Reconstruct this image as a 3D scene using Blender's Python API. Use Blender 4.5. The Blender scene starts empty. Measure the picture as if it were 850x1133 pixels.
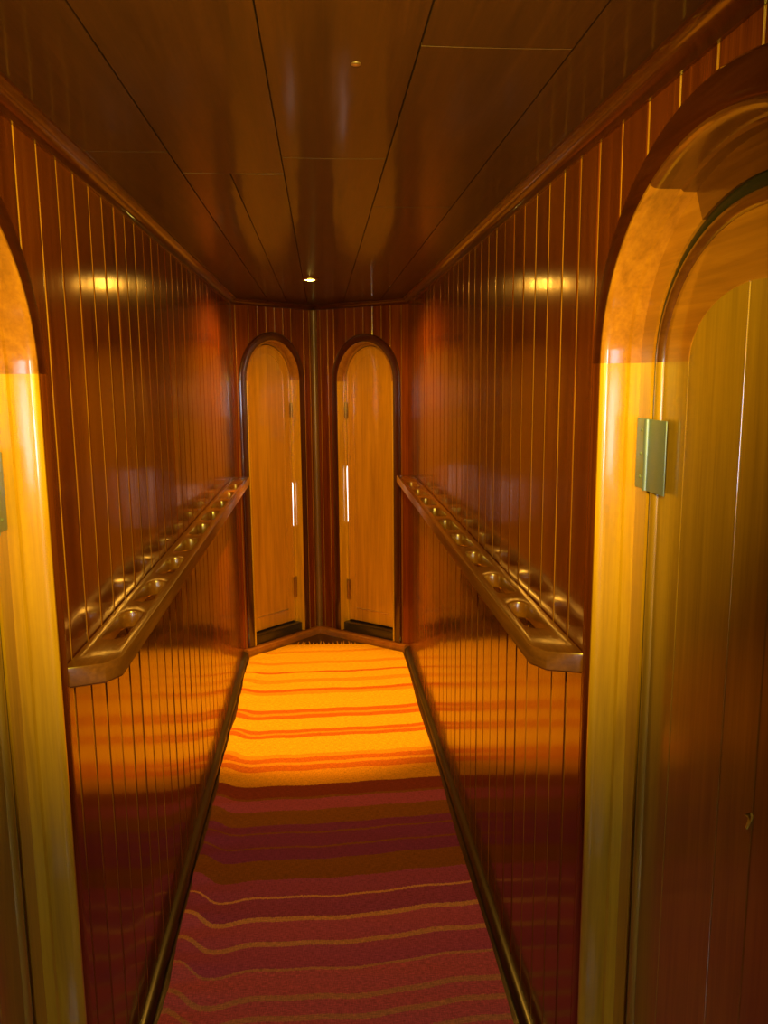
import bpy, bmesh, math, random
from mathutils import Vector, Matrix
random.seed(7)
scene = bpy.context.scene
C = scene.collection
PI = math.pi
W = 0.4522; H = 1.90; YE = 4.3585; YB = -1.5
CORNER = (-0.04, 4.7728)

# ------------------------------------------------------------------ materials
def nt_new(name):
    m = bpy.data.materials.new(name); m.use_nodes = True
    nt = m.node_tree
    b = nt.nodes['Principled BSDF']
    return m, nt, b
def node(nt, t, **kw):
    n = nt.nodes.new(t)
    for k, v in kw.items():
        if k in ('operation', 'blend_type', 'data_type', 'noise_dimensions', 'wave_type', 'bands_direction', 'interpolation_type', 'uv_map'):
            setattr(n, k, v)
        else:
            n.inputs[k].default_value = v
    return n
def ramp(nt, stops, interp='LINEAR'):
    r = nt.nodes.new('ShaderNodeValToRGB'); r.color_ramp.interpolation = interp
    els = r.color_ramp.elements
    while len(els) > 1: els.remove(els[0])
    els[0].position = stops[0][0]; els[0].color = (*stops[0][1], 1)
    for p, c in stops[1:]:
        e = els.new(p); e.color = (*c, 1)
    return r

def wood(name, dark, mid, light, grain_axis='z', rough=0.3, coat=1.0, coat_rough=0.06,
         plank=None, plank_axis=1, plank_off=0.0, bump=0.12, wave=0.25, scale=1.0, var=0.5, spec=None):
    """varnished wood: streaky grain along one axis, optional board to board tint"""
    m, nt, b = nt_new(name); L = nt.links
    tc = nt.nodes.new('ShaderNodeTexCoord')
    src = tc.outputs['Object']
    mp = nt.nodes.new('ShaderNodeMapping')
    s = [38*scale]*3; s['xyz'.index(grain_axis)] = 2.2*scale
    mp.inputs['Scale'].default_value = s
    L.new(src, mp.inputs['Vector'])
    n1 = node(nt, 'ShaderNodeTexNoise', Scale=1.0, Detail=6.0, Roughness=0.6, Distortion=0.6)
    L.new(mp.outputs[0], n1.inputs['Vector'])
    mp2 = nt.nodes.new('ShaderNodeMapping')
    s2 = [190*scale]*3; s2['xyz'.index(grain_axis)] = 6*scale
    mp2.inputs['Scale'].default_value = s2
    L.new(src, mp2.inputs['Vector'])
    n2 = node(nt, 'ShaderNodeTexNoise', Scale=1.0, Detail=3.0, Roughness=0.6)
    L.new(mp2.outputs[0], n2.inputs['Vector'])
    mx = node(nt, 'ShaderNodeMix', Factor=0.35); mx.data_type = 'FLOAT'
    L.new(n1.outputs['Fac'], mx.inputs[2]); L.new(n2.outputs['Fac'], mx.inputs[3])
    val = mx.outputs[0]
    if plank:
        sx = nt.nodes.new('ShaderNodeSeparateXYZ'); L.new(src, sx.inputs[0])
        a = node(nt, 'ShaderNodeMath', operation='SUBTRACT'); L.new(sx.outputs[plank_axis], a.inputs[0]); a.inputs[1].default_value = plank_off
        d = node(nt, 'ShaderNodeMath', operation='DIVIDE'); L.new(a.outputs[0], d.inputs[0]); d.inputs[1].default_value = plank
        f = node(nt, 'ShaderNodeMath', operation='FLOOR'); L.new(d.outputs[0], f.inputs[0])
        wn = nt.nodes.new('ShaderNodeTexWhiteNoise'); wn.noise_dimensions = '1D'; L.new(f.outputs[0], wn.inputs['W'])
        mm = node(nt, 'ShaderNodeMath', operation='MULTIPLY_ADD'); L.new(wn.outputs['Value'], mm.inputs[0])
        mm.inputs[1].default_value = 0.22*var; L.new(val, mm.inputs[2])
        sb = node(nt, 'ShaderNodeMath', operation='SUBTRACT'); L.new(mm.outputs[0], sb.inputs[0]); sb.inputs[1].default_value = 0.11*var
        val = sb.outputs[0]
    r = ramp(nt, [(0.30, dark), (0.52, mid), (0.72, light)])
    L.new(val, r.inputs[0]); L.new(r.outputs[0], b.inputs['Base Color'])
    b.inputs['Roughness'].default_value = rough
    b.inputs['IOR'].default_value = 1.5
    if spec: b.inputs['Specular Tint'].default_value = (*spec, 1); b.inputs['IOR'].default_value = 1.6
    b.inputs['Coat Weight'].default_value = coat
    b.inputs['Coat Roughness'].default_value = coat_rough
    b.inputs['Coat IOR'].default_value = 1.55
    # slightly rippled varnish
    n3 = node(nt, 'ShaderNodeTexNoise', Scale=7.0, Detail=2.0)
    mp3 = nt.nodes.new('ShaderNodeMapping'); s3 = [1, 1, 1]; s3['xyz'.index(grain_axis)] = 0.35
    mp3.inputs['Scale'].default_value = s3
    L.new(src, mp3.inputs['Vector']); L.new(mp3.outputs[0], n3.inputs['Vector'])
    bp = node(nt, 'ShaderNodeBump', Strength=wave, Distance=0.01)
    L.new(n3.outputs['Fac'], bp.inputs['Height'])
    L.new(bp.outputs[0], b.inputs['Coat Normal'])
    bp2 = node(nt, 'ShaderNodeBump', Strength=bump, Distance=0.0015)
    L.new(val, bp2.inputs['Height']); L.new(bp.outputs[0], bp2.inputs['Normal'])
    L.new(bp2.outputs[0], b.inputs['Normal'])
    return m

M = {}
# mahogany boards of the side walls
M['wall'] = wood('mahogany_boards', (0.080, 0.016, 0.003), (0.155, 0.034, 0.005), (0.24, 0.062, 0.008),
                 plank=0.1, plank_off=0.03, var=0.7, wave=0.14, rough=0.15, coat=0.2, coat_rough=0.08, spec=(1.0, 0.30, 0.10))
M['wall_r'] = wood('mahogany_boards_right', (0.080, 0.016, 0.003), (0.155, 0.034, 0.005), (0.24, 0.062, 0.008),
                 plank=0.1, plank_off=0.08, var=0.7, wave=0.14, rough=0.15, coat=0.2, coat_rough=0.08, spec=(1.0, 0.30, 0.10))
M['ceil'] = wood('ceiling_veneer', (0.022, 0.006, 0.002), (0.042, 0.012, 0.004), (0.068, 0.021, 0.006), grain_axis='y',
                 wave=0.22, coat_rough=0.11, coat=0.5, rough=0.5)
M['trim'] = wood('dark_mahogany_trim', (0.028, 0.006, 0.002), (0.050, 0.011, 0.003), (0.08, 0.019, 0.004), wave=0.05)
M['casing'] = wood('red_mahogany_arch', (0.026, 0.005, 0.0015), (0.048, 0.009, 0.002), (0.07, 0.016, 0.004), grain_axis='y', wave=0.05)
M['jamb'] = wood('golden_jamb_wood', (0.40, 0.20, 0.006), (0.58, 0.315, 0.008), (0.70, 0.41, 0.012), wave=0.06, coat_rough=0.10)
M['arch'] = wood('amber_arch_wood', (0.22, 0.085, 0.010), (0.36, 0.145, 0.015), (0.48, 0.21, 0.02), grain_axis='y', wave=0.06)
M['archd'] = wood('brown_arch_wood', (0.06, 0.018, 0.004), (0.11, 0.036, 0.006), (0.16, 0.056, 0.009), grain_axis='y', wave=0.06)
M['door'] = wood('honey_door_wood', (0.24, 0.13, 0.010), (0.37, 0.21, 0.014), (0.48, 0.28, 0.02), wave=0.10, coat_rough=0.12, var=0.4)
M['doorf'] = wood('orange_door_wood', (0.36, 0.16, 0.010), (0.54, 0.26, 0.014), (0.68, 0.35, 0.02), wave=0.10, scale=0.8)
M['rail'] = wood('rail_wood', (0.11, 0.040, 0.006), (0.19, 0.070, 0.010), (0.28, 0.11, 0.017), grain_axis='y', wave=0.06, coat_rough=0.14)
M['bead'] = wood('brown_corner_bead', (0.09, 0.045, 0.012), (0.14, 0.07, 0.018), (0.20, 0.10, 0.028), coat=0.35, coat_rough=0.3, rough=0.45)
M['groove'] = wood('groove_highlight_wood', (0.20, 0.09, 0.010), (0.34, 0.16, 0.018), (0.48, 0.24, 0.03), coat_rough=0.15, wave=0.05, rough=0.25)  # grooves coloured lighter to paint in the golden highlights they catch
M['floor'] = wood('dark_floor_boards', (0.03, 0.012, 0.004), (0.06, 0.024, 0.007), (0.09, 0.035, 0.01), grain_axis='y', coat=0.4)
M['base'] = wood('dark_green_brown_trim', (0.012, 0.009, 0.005), (0.022, 0.016, 0.008), (0.04, 0.028, 0.013), grain_axis='y', wave=0.05, coat_rough=0.2, coat=0.35)
M['sill'] = wood('sill_wood', (0.20, 0.07, 0.008), (0.32, 0.11, 0.012), (0.45, 0.17, 0.02), grain_axis='x', wave=0.05)

def metal(name, col, rough=0.25):
    m, nt, b = nt_new(name)
    b.inputs['Base Color'].default_value = (*col, 1); b.inputs['Metallic'].default_value = 1.0
    n = node(nt, 'ShaderNodeTexNoise', Scale=60.0, Detail=3.0)
    r = ramp(nt, [(0.3, (rough*0.7,)*3), (0.7, (rough*1.4,)*3)])
    nt.links.new(n.outputs['Fac'], r.inputs[0]); nt.links.new(r.outputs[0], b.inputs['Roughness'])
    return m
m = metal('brushed_steel', (0.24, 0.32, 0.50), 0.42); m.node_tree.nodes['Principled BSDF'].inputs['Metallic'].default_value = 0.55
M['steel'] = m
M['brass'] = metal('aged_brass', (0.40, 0.28, 0.10), 0.3)
M['strip'] = metal('pale_metal_strip', (0.80, 0.68, 0.55), 0.35)
m, nt, b = nt_new('black_rubber'); b.inputs['Base Color'].default_value = (0.014, 0.016, 0.014, 1); b.inputs['Roughness'].default_value = 0.4
mc, ntc, bc = nt_new('bare_yellow_wood'); bc.inputs['Roughness'].default_value = 0.6
nc = node(ntc, 'ShaderNodeTexNoise', Scale=200.0); rc = ramp(ntc, [(0.3, (0.8, 0.62, 0.05)), (0.7, (0.9, 0.75, 0.10))])
ntc.links.new(nc.outputs['Fac'], rc.inputs[0]); ntc.links.new(rc.outputs[0], bc.inputs['Base Color']); M['chip'] = mc
n = node(nt, 'ShaderNodeTexNoise', Scale=90.0); bp = node(nt, 'ShaderNodeBump', Strength=0.1, Distance=0.001)
nt.links.new(n.outputs['Fac'], bp.inputs['Height']); nt.links.new(bp.outputs[0], b.inputs['Normal'])
M['rubber'] = m
def emis(name, col, s):
    m, nt, b = nt_new(name)
    b.inputs['Base Color'].default_value = (*col, 1)
    b.inputs['Emission Color'].default_value = (*col, 1); b.inputs['Emission Strength'].default_value = s
    return m
M['bulb'] = emis('lamp_glass', (1.0, 0.66, 0.10), 55)
M['bulb2'] = emis('lamp_glass_near', (1.0, 0.66, 0.10), 30)
M['gap'] = emis('glint_glow', (0.95, 0.95, 1.0), 2.5)  # emission painting the white glints beside the far doors
M['day'] = emis('window_daylight', (0.70, 0.80, 1.0), 27)

# ------------------------------------------------------------------ mesh helpers
def link(name, bm, mat, parent=None, smooth=False, merge=True):
    if merge: bmesh.ops.remove_doubles(bm, verts=bm.verts, dist=1e-5)
    bmesh.ops.recalc_face_normals(bm, faces=bm.faces)
    me = bpy.data.meshes.new(name); bm.to_mesh(me); bm.free()
    if smooth:
        for p in me.polygons: p.use_smooth = True
        me.set_sharp_from_angle(angle=math.radians(38))
    o = bpy.data.objects.new(name, me); C.objects.link(o)
    me.materials.append(M[mat] if isinstance(mat, str) else mat)
    if parent: o.parent = parent
    return o
def tag(o, label=None, cat=None, group=None, kind=None):
    if label: o['label'] = label
    if cat: o['category'] = cat
    if group: o['group'] = group
    if kind: o['kind'] = kind
    return o
def empty(name, loc=(0, 0, 0)):
    o = bpy.data.objects.new(name, None); o.empty_display_size = 0.1; C.objects.link(o); o.location = loc
    return o
def reparent(ch, root):
    ch.parent = root
    ch.matrix_parent_inverse = Matrix.Translation(-root.location)

class Plane:
    """wall plane: s along, z up, d depth away from the corridor"""
    def __init__(self, A, B, out):
        self.A = Vector((A[0], A[1], 0)); v = Vector((B[0]-A[0], B[1]-A[1], 0)); self.len = v.length
        self.t = v.normalized(); self.n = Vector((out[0], out[1], 0)).normalized()
    def __call__(self, s, z, d=0.0):
        p = self.A + self.t*s + self.n*d; return Vector((p.x, p.y, z))

PL = Plane((-W, 0), (-W, 1), (-1, 0))
PR = Plane((W, 0), (W, 1), (1, 0))
def outn(A, B):
    t = Vector((B[0]-A[0], B[1]-A[1])).normalized(); n = Vector((-t.y, t.x))
    if n.y < 0: n = -n
    return n
PEL = Plane((-W, YE), CORNER, outn((-W, YE), CORNER))
PER = Plane(CORNER, (W, YE), outn(CORNER, (W, YE)))
PBK = Plane((-W, YB), (W, YB), (0, -1))

def opening_top(o, s, off=0.0):
    a, b_ = o['a']+off, o['b']+off
    u = (s-o['c'])/a
    if abs(u) >= 1: return None
    return o['zs'] + b_*math.sqrt(max(0, 1-u*u))

GP = {-2.2: 0.0, -1.3: 0.0, -0.75: 0.12, -0.35: 0.45, 0.0: 1.0, 0.35: 0.45, 0.75: 0.12, 1.3: 0.0, 2.2: 0.0}
def wall_mesh(P, s0, s1, h, grooves, openings=(), thick=0.04, gw=0.0038, gd=0.007, tilt=0.0007, windows=()):
    bm = bmesh.new()
    gs = sorted(g for g in grooves if s0+3*gw < g < s1-3*gw)
    ss = {round(s0, 5), round(s1, 5)}
    for g in gs:
        ss |= {round(g+k*gw, 5) for k in GP}
    for o in openings:
        n = 48
        for i in range(n+1):
            ss.add(round(o['c'] + o['a']*math.cos(PI*i/n), 5))
    for w in windows: ss |= {w[0], w[1]}
    ss = sorted(ss)
    # a board's own small tilt
    edges = [s0] + gs + [s1]
    tl = [(random.uniform(-tilt, tilt), random.uniform(-tilt, tilt)) for _ in edges]
    def depth(s, side):
        for g in gs:
            for k, dv in GP.items():
                if dv and abs(s-g-k*gw) < 2e-5: return gd*dv
        for i in range(len(edges)-1):
            if edges[i]-1e-6 <= s <= edges[i+1]+1e-6:
                u = (s-edges[i])/(edges[i+1]-edges[i]); return tl[i][0]*(1-u)+tl[i][1]*u
        return 0
    def ztop(s, mid):
        for o in openings:
            if abs(mid-o['c']) < o['a']:
                t = opening_top(o, s); return o['zs'] if t is None else t
        return None
    for a, b_ in zip(ss[:-1], ss[1:]):
        if b_-a < 1e-5: continue
        mid = (a+b_)/2; za, zb = ztop(a, mid), ztop(b_, mid)
        spans = []
        if za is None:
            wn = [w for w in windows if w[0] <= mid <= w[1]]
            if wn: spans = [(0, 0, wn[0][2], wn[0][2]), (wn[0][3], wn[0][3], h, h)]
            else: spans = [(0, 0, h, h)]
        else:
            spans = [(za, zb, h, h)]
        da, db = depth(a, 1), depth(b_, -1)
        for (l0, l1, h0, h1) in spans:
            f = [bm.verts.new(P(a, l0, da)), bm.verts.new(P(b_, l1, db)), bm.verts.new(P(b_, h1, db)), bm.verts.new(P(a, h0, da))]
            k = [bm.verts.new(P(a, l0, thick)), bm.verts.new(P(b_, l1, thick)), bm.verts.new(P(b_, h1, thick)), bm.verts.new(P(a, h0, thick))]
            ff = bm.faces.new(f); bm.faces.new(k[::-1])
            if any(abs(mid-g) < gw*0.75 for g in gs): ff.material_index = 1
            bm.faces.new([f[0], f[1], k[1], k[0]]); bm.faces.new([f[3], f[2], k[2], k[3]])
            def gap(x, lo, left):
                if x in (ss[0], ss[-1]): return True
                for o in openings:
                    if abs(abs(x-o['c'])-o['a']) < 1e-4: return True
                for w in windows:
                    if x in (w[0], w[1]): return True
                return False
            if gap(a, l0, True): bm.faces.new([f[0], k[0], k[3], f[3]])
            if gap(b_, l1, False): bm.faces.new([f[1], f[2], k[2], k[1]])
    return bm

def arch_sweep(P, o, prof, t0=0.0, t1=PI, n=28, legs=(False, False), arch=True, zbot=0.0):
    """closed profile [(offset, depth)] swept round the arched opening; legs = only the uprights asked for"""
    bm = bmesh.new()
    def sweep(stations):
        rings = [[bm.verts.new(P(*st(off, d))) for off, d in prof] for st in stations]
        k = len(prof)
        for r0, r1 in zip(rings[:-1], rings[1:]):
            for i in range(k):
                bm.faces.new([r0[i], r0[(i+1) % k], r1[(i+1) % k], r1[i]])
        bm.faces.new(rings[0]); bm.faces.new(rings[-1][::-1])
    if arch:
        sts = []
        for i in range(n+1):
            t = t0+(t1-t0)*i/n
            sts.append(lambda off, d, t=t: (o['c']+(o['a']+off)*math.cos(t), o['zs']+(o['b']+off)*math.sin(t), d))
        sweep(sts)
    for side, on in zip((-1, 1), legs):
        if on:
            sts = [lambda off, d, z=z, side=side: (o['c']+side*(o['a']+off), z, d) for z in (zbot, o['zs'])]
            sweep(sts)
    return bm

def box(bm, c, s):
    v = [bm.verts.new((c[0]+s[0]*x/2, c[1]+s[1]*y/2, c[2]+s[2]*z/2)) for x in (-1, 1) for y in (-1, 1) for z in (-1, 1)]
    for f in ((0, 1, 3, 2), (4, 6, 7, 5), (0, 4, 5, 1), (2, 3, 7, 6), (0, 2, 6, 4), (1, 5, 7, 3)):
        bm.faces.new([v[i] for i in f])
def prism(P, s0, s1, z0, z1, d0, d1, bev=0.0):
    bm = bmesh.new()
    v = [bm.verts.new(P(s, z, d)) for s in (s0, s1) for z in (z0, z1) for d in (d0, d1)]
    for f in ((0, 1, 3, 2), (4, 6, 7, 5), (0, 4, 5, 1), (2, 3, 7, 6), (0, 2, 6, 4), (1, 5, 7, 3)):
        bm.faces.new([v[i] for i in f])
    if bev:
        bmesh.ops.recalc_face_normals(bm, faces=bm.faces)
        bmesh.ops.bevel(bm, geom=bm.edges[:], offset=bev, segments=3, profile=0.5, affect='EDGES')
    return bm
def profile_run(path, prof, closed=True):
    """path: list of (point, outdir) ; prof: [(toward_room, z)] closed"""
    bm = bmesh.new()
    rings = []
    for p, nrm in path:
        rings.append([bm.verts.new((p[0]+nrm[0]*a, p[1]+nrm[1]*a, z)) for a, z in prof])
    k = len(prof)
    for r0, r1 in zip(rings[:-1], rings[1:]):
        for i in range(k): bm.faces.new([r0[i], r0[(i+1) % k], r1[(i+1) % k], r1[i]])
    bm.faces.new(rings[0]); bm.faces.new(rings[-1][::-1])
    return bm
def disc(bm, c, r, z0, z1, n=32, bev=0):
    bmesh.ops.create_cone(bm, cap_ends=True, segments=n, radius1=r, radius2=r, depth=abs(z1-z0),
                          matrix=Matrix.Translation((c[0], c[1], (z0+z1)/2)))

# ------------------------------------------------------------------ openings
ZS = 1.517
near_l = dict(c=0.972, a=0.345, b=0.27, zs=1.507)
near_r = dict(c=0.958, a=0.345, b=0.27, zs=ZS)
far_l = dict(c=0.262, a=0.190, b=0.215, zs=1.485)
far_r = dict(c=0.362, a=0.190, b=0.215, zs=1.475)

def wlink(name, bm, mat):
    o = link(name, bm, mat, smooth=True); o.data.materials.append(M['groove']); return o
# ------------------------------------------------------------------ room shell
gl = [-1.47+0.1*k for k in range(0, 59)]
gr = [-1.42+0.1*k for k in range(0, 58)]
tag(wlink('wall_left', wall_mesh(PL, YB, YE, H, gl, [near_l]), 'wall'), 'left mahogany wall of vertical tongue and groove boards', 'wall', kind='structure')
tag(wlink('wall_right', wall_mesh(PR, YB, YE, H, gr, [near_r]), 'wall_r'), 'right mahogany wall of vertical tongue and groove boards', 'wall', kind='structure')
tag(wlink('wall_end_left', wall_mesh(PEL, 0, PEL.len, H, [0.02, 0.11, 0.17, 0.23, 0.29, 0.35, 0.41, 0.505, 0.55], [far_l], gw=0.003), 'wall'),
    'angled end wall on the left of the corner', 'wall', kind='structure')
tag(wlink('wall_end_right', wall_mesh(PER, 0, PER.len, H, [0.045, 0.10, 0.145, 0.23, 0.29, 0.35, 0.41, 0.47, 0.53, 0.60], [far_r], gw=0.003), 'wall'),
    'angled end wall on the right of the corner', 'wall', kind='structure')
WIN = (W-0.19, W+0.19, 1.02, 1.50)
tag(wlink('wall_back', wall_mesh(PBK, 0, 2*W, H, [0.1*k for k in range(1, 9)], windows=[WIN]), 'wall'), 'boarded wall behind the camera with a small window', 'wall', kind='structure')

bm = bmesh.new()
pts = [(-W, YB), (W, YB), (W, YE), CORNER, (-W, YE)]
pts = [(-W-.06, YB-.05), (W+.06, YB-.05), (W+.06, YE+.02), (CORNER[0], CORNER[1]+.06), (-W-.06, YE+.02)]
lo = [bm.verts.new((x, y, -0.05)) for x, y in pts]; hi = [bm.verts.new((x, y, 0)) for x, y in pts]
bm.faces.new(hi); bm.faces.new(lo[::-1])
for i in range(5): bm.faces.new([lo[i], lo[(i+1) % 5], hi[(i+1) % 5], hi[i]])
tag(link('floor', bm, 'floor'), 'dark timber floor under the runner', 'floor', kind='structure')

# ceiling: veneered boards with fine seams and staggered butt joints
def ceiling():
    bm = bmesh.new()
    g = 0.0012
    boards = []
    def b(x0, x1, y0, y1): boards.append((x0, x1, y0, y1))
    x = [-W, -0.272, -0.071, 0.124, 0.316, W]
    b(x[0], x[1], YB, 1.59); b(x[0], x[1], 1.59, 4.8)
    b(x[1], x[2], YB, 1.745)
    b(x[1], -0.178, 1.745, 4.8); b(-0.178, 0.0, 1.745, 4.8) if False else None
    b(-0.178, x[2], 1.745, 4.8)
    b(x[2], x[3], YB, 1.62); b(x[2], x[3], 1.62, 4.8)
    b(x[3], x[4], YB, 1.087); b(x[3], x[4], 1.087, 2.058); b(x[3], x[4], 2.058, 4.8)
    b(x[4], x[5], YB, 4.8)
    ylim = lambda xx: YE + (CORNER[1]-YE)*((xx+W)/(CORNER[0]+W) if xx < CORNER[0] else (W-xx)/(W-CORNER[0])) + 0.02
    for (x0, x1, y0, y1) in boards:
        dz = random.uniform(0, 0.0006)
        nx = 6; ny = max(2, int((y1-y0)/0.12))
        # a gentle crown on each board keeps the reflections alive
        def zf(u): return H - 0.0008*(1-(2*u-1)**2) + dz
        xs = [x0+g] + [x0+(x1-x0)*i/nx for i in range(1, nx)] + [x1-g]
        grid = []
        for xx in xs:
            yy1 = min(y1, ylim(xx)) if y1 > 4 else y1
            col = []
            for j in range(ny+1):
                yy = (y0+g) + ((yy1-g)-(y0+g))*j/ny
                col.append(bm.verts.new((xx, yy, zf((xx-x0)/(x1-x0)))))
            grid.append(col)
        for i in range(len(xs)-1):
            for j in range(ny):
                bm.faces.new([grid[i][j], grid[i+1][j], grid[i+1][j+1], grid[i][j+1]])
        # side skirts going up
        per = [grid[i][0] for i in range(len(xs))] + grid[-1][1:] + [grid[i][-1] for i in range(len(xs)-2, -1, -1)] + grid[0][-2:0:-1]
        up = [bm.verts.new((v.co.x, v.co.y, H+0.012)) for v in per]
        n = len(per)
        for i in range(n): bm.faces.new([per[i], per[(i+1) % n], up[(i+1) % n], up[i]])
    box(bm, (0, (YB+4.85)/2, H+0.032), (2*W+0.12, 4.85-YB+0.1, 0.04))
    return bm
tag(link('ceiling', ceiling(), 'ceil', smooth=True, merge=False), 'low varnished ceiling of wide veneered boards', 'ceiling', kind='structure')

# crown moulding round the top of the walls
R = 0.030
crown_prof = [(0, H), (0, H-R)] + [(R*0.18+R*0.9*(1-math.cos(a)), H-R+R*0.85*math.sin(a)) for a in [PI/2*i/6 for i in range(7)]] + [(R*1.1, H)]
def nrm_in(P): return (-P.n.x, -P.n.y)
def bis(P, Q):
    a = Vector((-P.n.x, -P.n.y)); b_ = Vector((-Q.n.x, -Q.n.y)); s = (a+b_).normalized(); return s/(s.dot(a))
def run(name, P, s0, s1, n0, n1, prof, mat, label, cat):
    p0 = P(s0, 0); p1 = P(s1, 0)
    return tag(link(name, profile_run([(p0, n0), (p1, n1)], prof), mat, smooth=True), label, cat, kind='structure')
jl, jc, jr = bis(PL, PEL), bis(PEL, PER), bis(PER, PR)
run('trim_1', PL, YB, YE, nrm_in(PL), jl, crown_prof, 'trim', 'dark cove moulding along the top of the left wall', 'moulding')
run('trim_2', PR, YB, YE, nrm_in(PR), jr, crown_prof, 'trim', 'dark cove moulding along the top of the right wall', 'moulding')
run('trim_3', PEL, 0, PEL.len, jl, jc, crown_prof, 'trim', 'dark cove moulding above the far left arched door', 'moulding')
run('trim_4', PER, 0, PER.len, jc, jr, crown_prof, 'trim', 'dark cove moulding above the far right arched door', 'moulding')
# quarter round at the floor
q = 0.026
base_prof = [(0, 0), (q, 0), (q, 0.008)] + [(q*math.cos(a), 0.008+(q-0.004)*math.sin(a)) for a in [PI/2*i/6 for i in range(1, 7)]]
run('baseboard_left', PL, near_l['c']+near_l['a']+0.055, YE, nrm_in(PL), jl, base_prof, 'base', 'dark rounded floor strip along the left wall', 'baseboard')
run('baseboard_right', PR, near_r['c']+near_r['a']+0.055, YE, nrm_in(PR), jr, base_prof, 'base', 'dark rounded floor strip along the right wall', 'baseboard')
bq = [(0, 0), (0.030, 0), (0.030, 0.028), (0.026, 0.036), (0.018, 0.040), (0, 0.040)]
run('baseboard_end_left', PEL, 0, PEL.len, jl, jc, bq, 'sill', 'reddish floor board under the far left arched door', 'baseboard')
run('baseboard_end_right', PER, 0, PER.len, jc, jr, bq, 'sill', 'reddish floor board under the far right arched door', 'baseboard')
# corner beads of the end: inner corner post and the two at the wall breaks
def bead(name, x, y, r, label, z0=0.04, z1=H-0.03, mat='trim'):
    bm = bmesh.new()
    bmesh.ops.create_cone(bm, cap_ends=True, segments=24, radius1=r, radius2=r, depth=z1-z0, matrix=Matrix.Translation((x, y, (z0+z1)/2)))
    return tag(link(name, bm, mat, smooth=True), label, 'moulding', kind='structure')
bead('trim_5', CORNER[0], CORNER[1]-0.008, 0.020, 'rounded corner bead between the two far arched doors', mat='bead')

# ------------------------------------------------------------------ doors
def slab(P, o, off, d0, d1, zbot, grooves=(), n=40, gw=0.002, gd=0.0025):
    """arched slab: front at d0, back at d1"""
    bm = bmesh.new(); a = o['a']+off
    ss = {round(o['c']+a*math.cos(PI*i/n), 5) for i in range(n+1)}
    for g in grooves: ss |= {round(g-gw, 5), round(g, 5), round(g+gw, 5)}
    ss = sorted(ss); front = []; back = []
    for s in ss:
        t = opening_top(o, s, off); t = o['zs'] if t is None else t
        dd = d0 + (gd if any(abs(s-g) < 1e-4 for g in grooves) else 0)
        front.append((bm.verts.new(P(s, zbot, dd)), bm.verts.new(P(s, t, dd))))
        back.append((bm.verts.new(P(s, zbot, d1)), bm.verts.new(P(s, t, d1))))
    for i in range(len(ss)-1):
        bm.faces.new([front[i][0], front[i+1][0], front[i+1][1], front[i][1]])
        bm.faces.new([back[i][0], back[i][1], back[i+1][1], back[i+1][0]])
        bm.faces.new([front[i][1], front[i+1][1], back[i+1][1], back[i][1]])
        bm.faces.new([front[i][0], back[i][0], back[i+1][0], front[i+1][0]])
    for i in (0, -1): bm.faces.new([front[i][0], front[i][1], back[i][1], back[i][0]])
    return bm

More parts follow.
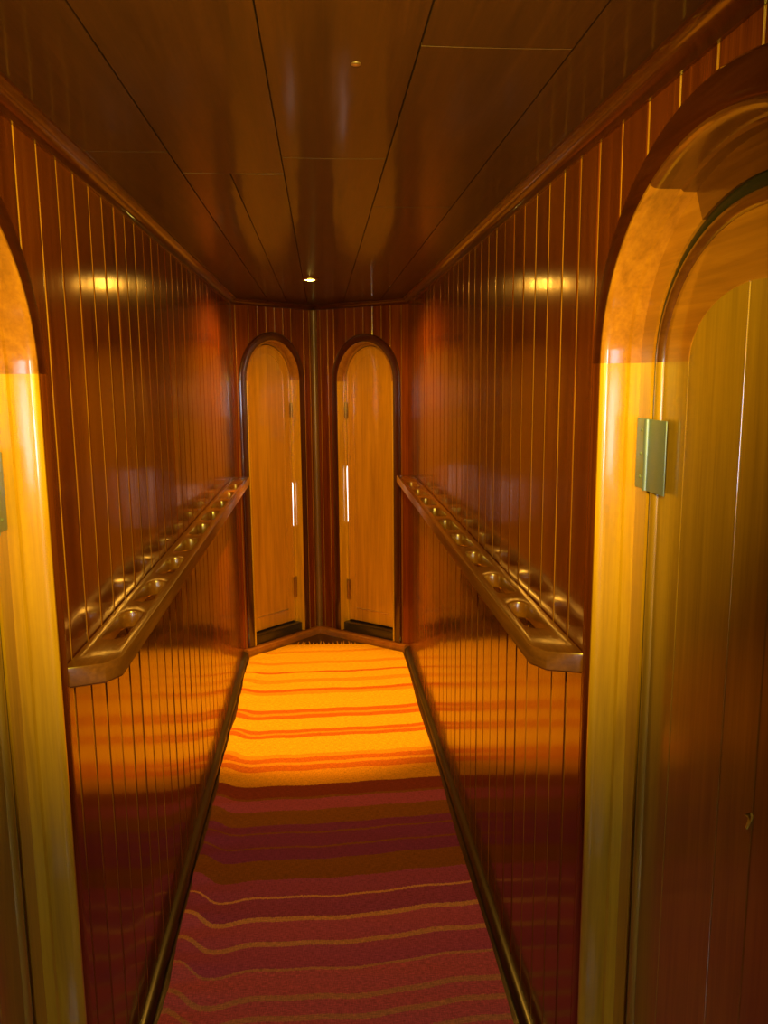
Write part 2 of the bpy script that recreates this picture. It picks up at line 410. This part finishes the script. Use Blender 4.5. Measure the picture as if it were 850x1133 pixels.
def make_door(num, P, o, lbl, near, hinges, hinge_side, zbot, glint=None):
    root = empty('door_%d' % num, P(o['c'], 0, 0.03))
    tag(root, lbl, 'door', kind='structure')
    def add(name, bm, mat, smooth=True, label=None, parent=None):
        ob = link(name, bm, mat, smooth=smooth)
        reparent(ob, root)
        if label: ob['label'] = label
        return ob
    if near: cw, ring, rd, st0, st1 = 0.048, 0.062, 0.045, 0.078, 0.180
    else:    cw, ring, rd, st0, st1 = 0.042, 0.022, 0.040, 0.025, 0.072
    # casing on the wall face
    cp = [(0, 0), (0, -0.010), (0.004, -0.013), (cw-0.004, -0.013), (cw, -0.009), (cw, 0)]
    add('casing_arch', arch_sweep(P, o, cp), 'casing', label='dark red arched casing')
    for lg in ((True, False), (False, True)):
        add('casing_upright', arch_sweep(P, o, cp, arch=False, legs=lg, zbot=0.045), 'wall' if near else 'trim')
    # jamb with a rounded nose, a rebate and the flat face the hinge sits on
    jp = [(0, 0), (0, -0.012), (-0.003, -0.0165), (-0.007, -0.0165), (-0.011, -0.012), (-0.0125, -0.004),
          (-0.0125, rd*0.55), (-0.017, rd*0.62), (-0.017, rd), (-ring, rd), (-ring, rd+0.04), (0.02, rd+0.04), (0.02, 0.0)]
    if not near: jp = [(0, 0), (0, -0.012), (-0.003, -0.0155), (-0.006, -0.0155), (-0.009, -0.010), (-0.009, rd), (-ring, rd), (-ring, rd+0.04), (0.02, rd+0.04), (0.02, 0.0)]
    for lg in ((True, False), (False, True)):
        add('jamb', arch_sweep(P, o, jp, arch=False, legs=lg, zbot=0.045), 'jamb')
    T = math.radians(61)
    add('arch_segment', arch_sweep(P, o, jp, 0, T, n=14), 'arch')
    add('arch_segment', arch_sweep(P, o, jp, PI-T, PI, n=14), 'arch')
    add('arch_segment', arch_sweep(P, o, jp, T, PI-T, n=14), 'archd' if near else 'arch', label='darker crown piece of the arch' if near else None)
    # gasket in the gap
    gw_ = (st0-ring)/2+0.002; gm = -(st0+ring)/2
    gp = [(gm+gw_, rd+0.014)] + [(gm+gw_*math.cos(a), rd+0.008-0.006*math.sin(a)) for a in [PI*i/8 for i in range(9)]] + [(gm-gw_, rd+0.014)]
    bm = arch_sweep(P, o, gp, legs=(True, True), zbot=zbot)
    add('seal', bm, 'rubber', label='dark seal in the gap round the door')
    # leaf: rounded bead edge, stiles, arched head rail, boarded panel
    e = 0.020 if near else 0.010
    bp = [(-st0, rd+0.03)] + [(-st0-e/2+e/2*math.cos(a), rd+0.004-0.008*math.sin(a)) for a in [PI*i/8 for i in range(9)]] + [(-st0-e, rd+0.03)]
    fr = rd+0.004
    mt = 'door' if near else 'doorf'
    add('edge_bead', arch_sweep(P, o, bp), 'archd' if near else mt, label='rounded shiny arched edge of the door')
    for lg in ((True, False), (False, True)):
        add('edge_bead', arch_sweep(P, o, bp, arch=False, legs=lg, zbot=zbot), mt, label='rounded shiny upright edge of the door')
    sp = [(-st0-e, fr), (-st1+0.0006, fr), (-st1, fr+0.0006), (-st1, fr+0.030), (-st0-e, fr+0.030)]
    for lg in ((True, False), (False, True)):
        add('stile', arch_sweep(P, o, sp, arch=False, legs=lg, zbot=zbot), mt)
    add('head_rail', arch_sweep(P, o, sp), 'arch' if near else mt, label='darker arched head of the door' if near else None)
    gv = [o['c']+0.012] if near else []
    if near: gv = [o['c']+0.012, o['c']+0.012-0.085]
    add('panel', slab(P, o, -st1, fr+(0.0008 if near else 0.003), fr+0.028, zbot, gv), mt, smooth=False)
    if not near:
        z = 0.175
        add('kick_strip', prism(P, o['c']-o['a']+st1+0.002, o['c']+o['a']-st1-0.002, z-0.0025, z+0.0025, fr-0.001, fr+0.003), 'strip', smooth=False, label='thin pale strip across the foot of the door')
        add('threshold', prism(P, o['c']-o['a']+0.012, o['c']+o['a']-0.012, 0.04, zbot-0.008, 0.0, rd+0.035, bev=0.004), 'base', label='dark threshold under the door')
    else:
        add('threshold', prism(P, o['c']-o['a']+0.012, o['c']+o['a']-0.012, 0.0, zbot-0.006, 0.0, rd+0.035, bev=0.004), 'sill')
    if glint:  # glint built as an added glowing strip; nothing shines through from behind
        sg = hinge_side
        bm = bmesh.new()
        off = o['a']-(ring+st0)/2; zt_, zm, zb_ = glint
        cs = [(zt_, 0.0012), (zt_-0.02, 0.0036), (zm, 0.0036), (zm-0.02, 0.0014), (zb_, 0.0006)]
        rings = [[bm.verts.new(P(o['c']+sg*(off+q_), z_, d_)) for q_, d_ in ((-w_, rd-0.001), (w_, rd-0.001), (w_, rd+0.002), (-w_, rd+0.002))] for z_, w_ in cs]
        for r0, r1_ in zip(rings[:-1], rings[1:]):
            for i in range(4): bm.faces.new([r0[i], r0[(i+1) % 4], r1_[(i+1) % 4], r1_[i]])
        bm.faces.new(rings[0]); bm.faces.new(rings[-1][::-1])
        add('glint_strip', bm, 'gap', smooth=False, label='added glowing strip standing in for a white glint at the hinge side gap')
    # hinges, lying flat over the gap
    for (z0, z1) in hinges:
        sg = hinge_side
        kn = o['c']+sg*(o['a']-(ring+st0)/2)
        wl, wr = (0.050, 0.070) if near else (0.018, 0.016)
        tk = 0.003
        fd = rd-tk
        h1 = prism(P, kn+sg*0.004, kn+sg*wl, z0, z1, fd, rd, bev=0.0008)
        hb = add('hinge', h1, 'steel' if near else 'brass', label='steel butt hinge' if near else 'small tarnished hinge')
        lf = link('hinge_leaf', prism(P, kn-sg*0.004, kn-sg*wr, z0, z1, rd-0.0065, rd-0.0045, bev=0.0006), 'steel' if near else 'brass', smooth=True)
        lf.parent = hb
        rk = 0.006 if near else 0.005
        c = P(kn, (z0+z1)/2, rd-0.006)
        bm = bmesh.new()
        bmesh.ops.create_cone(bm, cap_ends=True, segments=20, radius1=rk, radius2=rk, depth=(z1-z0)*0.5, matrix=Matrix.Translation((c.x, c.y, z1-(z1-z0)*0.25)))
        bmesh.ops.create_cone(bm, cap_ends=True, segments=20, radius1=rk*0.8, radius2=rk*0.8, depth=(z1-z0)*0.5, matrix=Matrix.Translation((c.x, c.y, z0+(z1-z0)*0.25)))
        k = link('knuckle', bm, 'steel' if near else 'brass', smooth=True); k.parent = hb
        if near:
            for zz in (z0+0.018, (z0+z1)/2, z1-0.018):
                bm = bmesh.new(); bmesh.ops.create_uvsphere(bm, u_segments=12, v_segments=8, radius=0.0035)
                for v in bm.verts: v.co = v.co*1.0
                c2 = P(kn+sg*0.030, zz, fd+0.001)
                bmesh.ops.translate(bm, verts=bm.verts, vec=c2)
                s_ = link('screw', bm, 'steel', smooth=True); s_.parent = hb
    return root
d1 = make_door(1, PL, near_l, 'arched door in golden frame at the left edge, nearest the camera', True, [(1.27, 1.39), (0.10, 0.22)], 1, 0.06)
d2 = make_door(2, PR, near_r, 'arched honey coloured door with steel hinge on the right, nearest the camera', True, [(1.322, 1.432), (0.10, 0.210)], 1, 0.06)
bm = bmesh.new()
for pts in ([(0.884, 0.972), (0.889, 0.974), (0.897, 0.952), (0.894, 0.951)], [(0.884, 0.974), (0.888, 0.976), (0.886, 0.968), (0.902, 0.966)]):
    vf = [bm.verts.new(PR(s_, z_, 0.0480)) for s_, z_ in pts]; vb = [bm.verts.new(PR(s_, z_, 0.0500)) for s_, z_ in pts]
    bm.faces.new(vf); bm.faces.new(vb[::-1])
    for i in range(4): bm.faces.new([vf[i], vf[(i+1) % 4], vb[(i+1) % 4], vb[i]])
ch = link('chip', bm, 'chip', merge=False); reparent(ch, d2); ch['label'] = 'small yellow chip in the varnish of the door'
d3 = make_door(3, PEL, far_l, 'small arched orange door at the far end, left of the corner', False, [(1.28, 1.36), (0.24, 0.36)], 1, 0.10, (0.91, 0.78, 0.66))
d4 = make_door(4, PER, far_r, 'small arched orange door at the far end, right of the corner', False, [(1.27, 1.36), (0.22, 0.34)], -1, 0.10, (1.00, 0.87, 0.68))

# ------------------------------------------------------------------ pierced hand rails
def rail(side, y0, ych, y1, z, label):
    """plank with a row of long rounded slots, chamfered front corner"""
    wd = 0.086; th = 0.038
    x_w = side*(W-0.001)
    def X(u): return x_w - side*u          # u: distance from wall
    # slots: stadium shapes
    pitch = 0.265; nsl = 10
    slots = [(ych+0.10+pitch*i, ych+0.10+pitch*i+0.19) for i in range(nsl)]
    su0, su1 = 0.020, 0.064
    bm = bmesh.new()
    r = (su1-su0)/2
    # 2D outline fill with triangulation (holes)
    def loop2(pts, zz): return [bm.verts.new((X(u), y, zz)) for u, y in pts]
    outer = [(0, y0), (0, y1), (wd-0.004, y1), (wd, y1-0.004), (wd, ych+0.004), (wd-0.002, ych), (0.062, y0+0.002+0.018)]
    outer = [(0.0, y0), (0.0, y1), (wd, y1), (wd, ych), (0.064, y0+0.022)]
    holes = []
    for a, b_ in slots:
        if b_ > y1-0.02: continue
        h = []
        for i in range(9):
            t = PI+PI*i/8; h.append(((su0+su1)/2+r*math.cos(t), a+r+r*math.sin(t)))
        for i in range(9):
            t = PI*i/8; h.append(((su0+su1)/2+r*math.cos(t), b_-r+r*math.sin(t)))
        holes.append(h)
    bev = 0.004
    def inset(pts, d):
        n = len(pts); out = []
        area = sum(pts[i][0]*pts[(i+1) % n][1]-pts[(i+1) % n][0]*pts[i][1] for i in range(n))
        sgn = 1 if area > 0 else -1
        for i in range(n):
            p0, p1, p2 = Vector(pts[i-1]), Vector(pts[i]), Vector(pts[(i+1) % n])
            e1 = (p1-p0).normalized(); e2 = (p2-p1).normalized()
            n1 = Vector((-e1.y, e1.x))*sgn; n2 = Vector((-e2.y, e2.x))*sgn
            m_ = (n1+n2); m_ = m_/max(1e-6, m_.dot(n1)) if m_.length > 1e-6 else n1
            q_ = p1+m_*d; out.append((q_.x, q_.y))
        return out
    layers = []
    for pts, sg in [(outer, 1)] + [(h, -1) for h in holes]:
        prof = [(bev, z-th), (0.0, z-th+bev), (0.0, z-bev), (bev*0.3, z-bev*0.3), (bev, z)]
        rings = []
        for d, zz in prof: rings.append(loop2(inset(pts, d*sg), zz))
        n = len(pts)
        for r0, r1 in zip(rings[:-1], rings[1:]):
            for i in range(n): bm.faces.new([r0[i], r0[(i+1) % n], r1[(i+1) % n], r1[i]])
        layers.append((rings[0], rings[-1]))
    for idx in (0, 1):
        edges = []
        for L_ in layers:
            vs = L_[idx]
            for i in range(len(vs)):
                e = bm.edges.get((vs[i], vs[(i+1) % len(vs)]))
                edges.append(e)
        bmesh.ops.triangle_fill(bm, use_beauty=True, use_dissolve=False, edges=edges)
    o = link('handrail', bm, 'rail', smooth=True)
    tag(o, label, 'handrail', 'slotted grab rails on the side walls')
    return o
r1 = rail(-1, 1.372, 1.43, 4.10, 1.016, 'wooden grab rail with long slots along the left wall')
r2 = rail(1, 1.370, 1.43, 4.10, 1.012, 'wooden grab rail with long slots along the right wall')

# ------------------------------------------------------------------ rug
def sm(a, b_, x):
    t = max(0, min(1, (x-a)/(b_-a))); return t*t*(3-2*t)
def rug():
    Y0, Y1 = 0.2, 4.56
    nx, ny = 60, 520
    bm = bmesh.new(); uvl = bm.loops.layers.uv.new('stripe')
    grid = []; uv = {}
    rx = random.Random(3)
    ph = [rx.uniform(0, 6.28) for _ in range(6)]
    def ymax(x):
        # far hem follows the two angled walls, cut square across the middle
        yl = YE-0.085 + (CORNER[1]-YE)*(x+W)/(CORNER[0]+W) if x < CORNER[0] else YE-0.070+(CORNER[1]-YE)*(W-x)/(W-CORNER[0])
        return min(yl, 4.50-0.10*(x+0.03)*0.6)
    for i in range(nx+1):
        col = []
        u = i/nx
        for j in range(ny+1):
            v = j/ny
            y = Y0 + (Y1-Y0)*v
            wob = 0.0035*math.sin(y*7+ph[0])+0.002*math.sin(y*19+ph[1])
            xl = -0.4175+wob; xr = 0.4135+0.003*math.sin(y*6+ph[2])
            x = xl+(xr-xl)*u
            yy = min(y, ymax(x)+0.0)
            # rucked cloth: shallow folds, lifted more at the left hem
            fold = sm(-0.30, -0.41, x)*0.005 + sm(0.36, 0.41, x)*0.002
            z = 0.008 + 0.0016*math.sin(y*62+3*math.sin(x*5)+ph[3])*(0.4+sm(-0.2, -0.42, x)*1.2) + fold*(0.6+0.4*math.sin(y*31+ph[4]))
            z = max(0.0055, z)
            col.append(bm.verts.new((x, yy, z)))
            # how the woven stripes wander
            warp = 0.050*sm(-0.33, -0.415, x) - 0.012*math.exp(-((x+0.30)/0.05)**2) + 0.028*sm(0.05, 0.42, x)
            warp *= 0.5+0.6*sm(4.2, 1.8, y)
            warp += 0.004*math.sin(x*14+y*2.0+ph[5])+0.0022*math.sin(x*37+y*5)
            uv[col[-1]] = (u, y-warp)
        grid.append(col)
    def quad(vs):
        if len(set((round(v.co.x, 5), round(v.co.y, 5)) for v in vs)) < 3: return
        f = bm.faces.new(vs)
        for l in f.loops: l[uvl].uv = uv[l.vert]
    for i in range(nx):
        for j in range(ny):
            quad([grid[i][j], grid[i+1][j], grid[i+1][j+1], grid[i][j+1]])
    # underside and hem
    per = [grid[i][0] for i in range(nx+1)]+grid[-1][1:]+[grid[i][-1] for i in range(nx-1, -1, -1)]+grid[0][-2:0:-1]
    low = []
    for v in per:
        w = bm.verts.new((v.co.x, v.co.y, 0.001)); uv[w] = uv[v]; low.append(w)
    n = len(per)
    for i in range(n): quad([per[i], low[i], low[(i+1) % n], per[(i+1) % n]])
    return bm
# woven stripes, listed from the near end to the far end (metres along the corridor)
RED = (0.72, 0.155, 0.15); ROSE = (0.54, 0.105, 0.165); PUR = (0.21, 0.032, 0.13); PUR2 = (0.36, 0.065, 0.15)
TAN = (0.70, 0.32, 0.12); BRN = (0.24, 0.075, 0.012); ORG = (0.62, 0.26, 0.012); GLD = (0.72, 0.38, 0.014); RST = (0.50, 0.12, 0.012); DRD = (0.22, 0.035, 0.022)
near_s = []
y = 0.2
def band(lst, y0, c): lst.append((y0, c))
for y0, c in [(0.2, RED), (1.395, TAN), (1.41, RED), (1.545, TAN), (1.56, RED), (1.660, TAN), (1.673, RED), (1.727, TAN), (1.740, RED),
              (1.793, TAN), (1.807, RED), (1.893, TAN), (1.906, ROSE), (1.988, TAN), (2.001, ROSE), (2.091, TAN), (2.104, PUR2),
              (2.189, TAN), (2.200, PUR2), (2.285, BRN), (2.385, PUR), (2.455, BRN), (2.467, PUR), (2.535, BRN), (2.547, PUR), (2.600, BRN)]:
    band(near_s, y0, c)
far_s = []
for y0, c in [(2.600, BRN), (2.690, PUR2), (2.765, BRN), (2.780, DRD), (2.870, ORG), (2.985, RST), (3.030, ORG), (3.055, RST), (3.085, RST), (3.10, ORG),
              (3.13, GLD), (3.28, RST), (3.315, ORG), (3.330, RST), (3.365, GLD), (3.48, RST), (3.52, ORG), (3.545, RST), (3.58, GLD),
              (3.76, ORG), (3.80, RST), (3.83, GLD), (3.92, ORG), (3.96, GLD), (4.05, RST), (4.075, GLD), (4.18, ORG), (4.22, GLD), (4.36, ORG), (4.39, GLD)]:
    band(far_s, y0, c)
def rug_mat():
    m, nt, b = nt_new('woven_striped_cotton'); L = nt.links
    uvn = nt.nodes.new('ShaderNodeUVMap'); uvn.uv_map = 'stripe'
    sx = nt.nodes.new('ShaderNodeSeparateXYZ'); L.new(uvn.outputs[0], sx.inputs[0])
    tc = nt.nodes.new('ShaderNodeTexCoord')
    nj = node(nt, 'ShaderNodeTexNoise', Scale=1.0, Detail=2.0)
    mpj = nt.nodes.new('ShaderNodeMapping'); mpj.inputs['Scale'].default_value = (220, 12, 1)
    L.new(tc.outputs['Object'], mpj.inputs[0]); L.new(mpj.outputs[0], nj.inputs['Vector'])
    jit = node(nt, 'ShaderNodeMath', operation='MULTIPLY_ADD'); L.new(nj.outputs['Fac'], jit.inputs[0]); jit.inputs[1].default_value = 0.012; L.new(sx.outputs[1], jit.inputs[2])
    v = node(nt, 'ShaderNodeMath', operation='SUBTRACT'); L.new(jit.outputs[0], v.inputs[0]); v.inputs[1].default_value = 0.006
    def seg(stops, a, b_):
        mr = nt.nodes.new('ShaderNodeMapRange'); mr.inputs['From Min'].default_value = a; mr.inputs['From Max'].default_value = b_
        L.new(v.outputs[0], mr.inputs['Value'])
        st = [((p-a)/(b_-a), c) for p, c in stops]
        r = ramp(nt, st, 'CONSTANT'); L.new(mr.outputs[0], r.inputs[0]); return r
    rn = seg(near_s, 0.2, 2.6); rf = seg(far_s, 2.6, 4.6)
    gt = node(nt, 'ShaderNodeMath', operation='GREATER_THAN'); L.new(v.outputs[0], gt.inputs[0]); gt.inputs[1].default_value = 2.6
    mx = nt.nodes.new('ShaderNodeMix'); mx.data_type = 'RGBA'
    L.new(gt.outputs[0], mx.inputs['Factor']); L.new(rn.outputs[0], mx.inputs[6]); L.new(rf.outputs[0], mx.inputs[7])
    # warp threads
    mp = nt.nodes.new('ShaderNodeMapping'); mp.inputs['Scale'].default_value = (420, 60, 1)
    L.new(tc.outputs['Object'], mp.inputs[0])
    n = node(nt, 'ShaderNodeTexNoise', Scale=1.0, Detail=3.0, Roughness=0.7); L.new(mp.outputs[0], n.inputs['Vector'])
    mp2 = nt.nodes.new('ShaderNodeMapping'); mp2.inputs['Scale'].default_value = (60, 420, 1)
    L.new(tc.outputs['Object'], mp2.inputs[0])
    n2 = node(nt, 'ShaderNodeTexNoise', Scale=1.0, Detail=2.0); L.new(mp2.outputs[0], n2.inputs['Vector'])
    ad = node(nt, 'ShaderNodeMath', operation='ADD'); L.new(n.outputs['Fac'], ad.inputs[0]); L.new(n2.outputs['Fac'], ad.inputs[1])
    rr = ramp(nt, [(0.34, (0.42, 0.42, 0.42)), (0.66, (1.4, 1.4, 1.4))])
    hf = node(nt, 'ShaderNodeMath', operation='MULTIPLY'); L.new(ad.outputs[0], hf.inputs[0]); hf.inputs[1].default_value = 0.5
    L.new(hf.outputs[0], rr.inputs[0])
    mu = nt.nodes.new('ShaderNodeMix'); mu.data_type = 'RGBA'; mu.blend_type = 'MULTIPLY'; mu.inputs['Factor'].default_value = 0.8
    L.new(mx.outputs[2], mu.inputs[6]); L.new(rr.outputs[0], mu.inputs[7])
    L.new(mu.outputs[2], b.inputs['Base Color'])
    b.inputs['Roughness'].default_value = 0.9; b.inputs['Specular IOR Level'].default_value = 0.15
    bp = node(nt, 'ShaderNodeBump', Strength=0.5, Distance=0.002); L.new(hf.outputs[0], bp.inputs['Height']); L.new(bp.outputs[0], b.inputs['Normal'])
    return m
M['rug'] = rug_mat()
mc, ntc, bc = nt_new('gold_cotton_yarn'); bc.inputs['Roughness'].default_value = 0.9
nc = node(ntc, 'ShaderNodeTexNoise', Scale=300.0); rc = ramp(ntc, [(0.3, (0.5, 0.22, 0.012)), (0.7, (0.7, 0.36, 0.02))])
ntc.links.new(nc.outputs['Fac'], rc.inputs[0]); ntc.links.new(rc.outputs[0], bc.inputs['Base Color']); M['tassel'] = mc
ro = link('runner_rug', rug(), 'rug', smooth=True, merge=False)
tag(ro, 'striped orange and purple woven runner covering the floor of the passage', 'rug')
rx = random.Random(5)
for i in range(16):
    x = -0.165+0.33*i/15+rx.uniform(-.006, .006)
    bm = bmesh.new()
    y0 = 4.500-0.06*(x+0.03); ln = rx.uniform(0.040, 0.075); dx = rx.uniform(-.008, .008)
    bmesh.ops.create_cone(bm, cap_ends=True, segments=8, radius1=0.0045, radius2=0.002, depth=ln)
    bmesh.ops.rotate(bm, verts=bm.verts, cent=(0, 0, 0), matrix=Matrix.Rotation(-PI/2, 3, 'X') @ Matrix.Rotation(dx*20, 3, 'Y'))
    bmesh.ops.translate(bm, verts=bm.verts, vec=(x, y0+ln/2-0.003, 0.0045))
    t = link('fringe_tassel', bm, 'tassel', smooth=True); t.parent = ro

# ------------------------------------------------------------------ lamps
def downlight(name, x, y, r, mat, label):
    t = empty(name, (x, y, H)); tag(t, label, 'ceiling light')
    bm = bmesh.new()
    n = 40; prof = [(r*0.72, 0.0), (r*0.72, -0.004), (r*0.80, -0.008), (r*0.95, -0.007), (r, -0.003), (r, 0.0)]
    rings = [[bm.verts.new((a*math.cos(2*PI*i/n), a*math.sin(2*PI*i/n), z)) for a, z in prof] for i in range(n)]
    for i in range(n):
        r0, r1_ = rings[i], rings[(i+1) % n]
        for k in range(len(prof)): bm.faces.new([r0[k], r0[(k+1) % len(prof)], r1_[(k+1) % len(prof)], r1_[k]])
    o = link('bezel', bm, 'brass', smooth=True); o.parent = t
    bm = bmesh.new()
    bmesh.ops.create_uvsphere(bm, u_segments=32, v_segments=16, radius=r*0.71)
    for v in list(bm.verts):
        v.co.z = v.co.z*0.42-0.0005
    bmesh.ops.bisect_plane(bm, geom=bm.verts[:]+bm.edges[:]+bm.faces[:], plane_co=(0, 0, -0.0002), plane_no=(0, 0, 1), clear_outer=True)
    o = link('lens', bm, mat, smooth=True); o.parent = t; o['label'] = 'glowing yellow lens'
    return t
LX, LY = -0.042, 3.50
downlight('downlight', LX, LY, 0.034, 'bulb', 'small glowing round spotlight in the ceiling near the far doors')
def swivel_spot(x, y, z, pitch):
    t = empty('swivel_spotlight', (x, y, H)); tag(t, 'small swivelling ceiling spotlight aimed down the passage, just above the camera', 'ceiling light')
    bm = bmesh.new()
    bmesh.ops.create_cone(bm, cap_ends=True, segments=32, radius1=0.034, radius2=0.040, depth=0.014, matrix=Matrix.Translation((0, 0, -0.007)))
    o = link('canopy', bm, 'brass', smooth=True); o.parent = t
    bm = bmesh.new()
    L_ = H-z-0.014
    bmesh.ops.create_cone(bm, cap_ends=True, segments=16, radius1=0.006, radius2=0.006, depth=L_, matrix=Matrix.Translation((0, 0, -0.014-L_/2)))
    o = link('stem', bm, 'brass', smooth=True); o.parent = t
    Rm = Matrix.Translation((0, 0, z-H-0.02)) @ Matrix.Rotation(-pitch, 4, 'X')
    bm = bmesh.new(); n = 32
    prof = [(0.0, -0.055), (0.018, -0.054), (0.026, -0.045), (0.034, 0.0), (0.036, 0.035), (0.033, 0.035), (0.030, 0.004), (0.0, 0.002)]
    rings = [[bm.verts.new(Rm @ Vector((a*math.cos(2*PI*i/n), yy, a*math.sin(2*PI*i/n)))) for a, yy in prof] for i in range(n)]
    for i in range(n):
        r0, r1_ = rings[i], rings[(i+1) % n]
        for k in range(len(prof)-1):
            vs_ = [r0[k], r0[k+1], r1_[k+1], r1_[k]]
            bm.faces.new(vs_)
    bmesh.ops.remove_doubles(bm, verts=bm.verts, dist=1e-6)
    o = link('lamp_can', bm, 'brass', smooth=True); o.parent = t
    bm = bmesh.new()
    bmesh.ops.create_uvsphere(bm, u_segments=24, v_segments=12, radius=0.026)
    for v in bm.verts: v.co = Rm @ Vector((v.co.x, 0.018+v.co.y*0.45, v.co.z))
    o = link('bulb', bm, 'bulb2', smooth=True); o.parent = t; o['label'] = 'glowing yellow bulb'
NX, NY, NZ = 0.0, 0.12, 1.73
swivel_spot(NX, NY, NZ, math.radians(5))

def spot(name, loc, energy, col, size, blend, rad, rot=(0, 0, 0)):
    d = bpy.data.lights.new(name, 'SPOT'); d.energy = energy; d.color = col; d.spot_size = size; d.spot_blend = blend; d.shadow_soft_size = rad
    o = bpy.data.objects.new(name, d); C.objects.link(o); o.location = loc; o.rotation_euler = rot
    return o
WARM = (1.0, 0.47, 0.045); YEL = (1.0, 0.68, 0.035)
spot('spot_beam', (LX, LY, H-0.02), 225, WARM, math.radians(51), 0.45, 0.012, rot=(math.radians(6), 0, 0))
spot('spot_spill', (LX, LY, H-0.02), 42, WARM, math.radians(172), 0.4, 0.02)
spot('spot_near', (NX, NY+0.055, NZ-0.035), 185, YEL, math.radians(82), 1.0, 0.02, rot=(math.radians(90-5), 0, 0))

# window behind the camera
w0, w1, z0, z1 = WIN
wf = tag(empty('window_1', (0, YB-0.02, 1.02)), 'small daylit window in the wall behind the camera', 'window', kind='structure')
bm = bmesh.new(); box(bm, (0, YB-0.03, (z0+z1)/2), (w1-w0, 0.004, z1-z0)); o = link('pane', bm, 'day'); reparent(o, wf)
bm = bmesh.new()
for (cx, cz, sx, sz) in ((0, z0, w1-w0+.04, .03), (0, z1, w1-w0+.04, .03), (w0-W, (z0+z1)/2, .03, z1-z0), (w1-W, (z0+z1)/2, .03, z1-z0)):
    box(bm, (cx, YB+0.002, cz), (sx, 0.03, sz))
o = link('frame', bm, 'trim', merge=False); reparent(o, wf)

# little cap on the ceiling
bm = bmesh.new()
bmesh.ops.create_uvsphere(bm, u_segments=20, v_segments=10, radius=0.007)
for v in bm.verts: v.co.z *= 0.3
bmesh.ops.translate(bm, verts=bm.verts, vec=(0.047, 1.148, H-0.001))
tag(link('screw_cap', bm, 'strip', smooth=True), 'tiny pale screw cap on the ceiling boards near the top', 'screw cap')

# ------------------------------------------------------------------ world, camera, output
w = bpy.data.worlds.new('dim'); scene.world = w; w.use_nodes = True
w.node_tree.nodes['Background'].inputs[0].default_value = (0.01, 0.008, 0.008, 1)
w.node_tree.nodes['Background'].inputs[1].default_value = 0.5

F, cx, cz, yaw, pitch, roll = 912.577, -0.0067, 1.4981, 0.0746, 0.162, -0.0077
f = Vector((math.sin(yaw)*math.cos(pitch), math.cos(yaw)*math.cos(pitch), -math.sin(pitch)))
r = Vector((math.cos(yaw), -math.sin(yaw), 0)); u = r.cross(f)
r2 = r*math.cos(roll)+u*math.sin(roll); u2 = -r*math.sin(roll)+u*math.cos(roll)
cam = bpy.data.cameras.new('camera'); co = bpy.data.objects.new('camera', cam); C.objects.link(co)
cam.sensor_fit = 'VERTICAL'; cam.sensor_height = 36.0; cam.lens = F/1133*36.0; cam.clip_start = 0.02
Mx = Matrix((r2, u2, -f)).transposed().to_4x4(); Mx.translation = Vector((cx, 0, cz)); co.matrix_world = Mx
scene.camera = co
vs = scene.view_settings
vs.view_transform = 'Standard'; vs.look = 'None'; vs.gamma = 1.0; vs.use_curve_mapping = False; vs.exposure = 0.0
scene.cycles.max_bounces = 10; scene.cycles.glossy_bounces = 6; scene.cycles.diffuse_bounces = 5
scene.cycles.sample_clamp_indirect = 4.0
scene.cycles.use_denoising = True
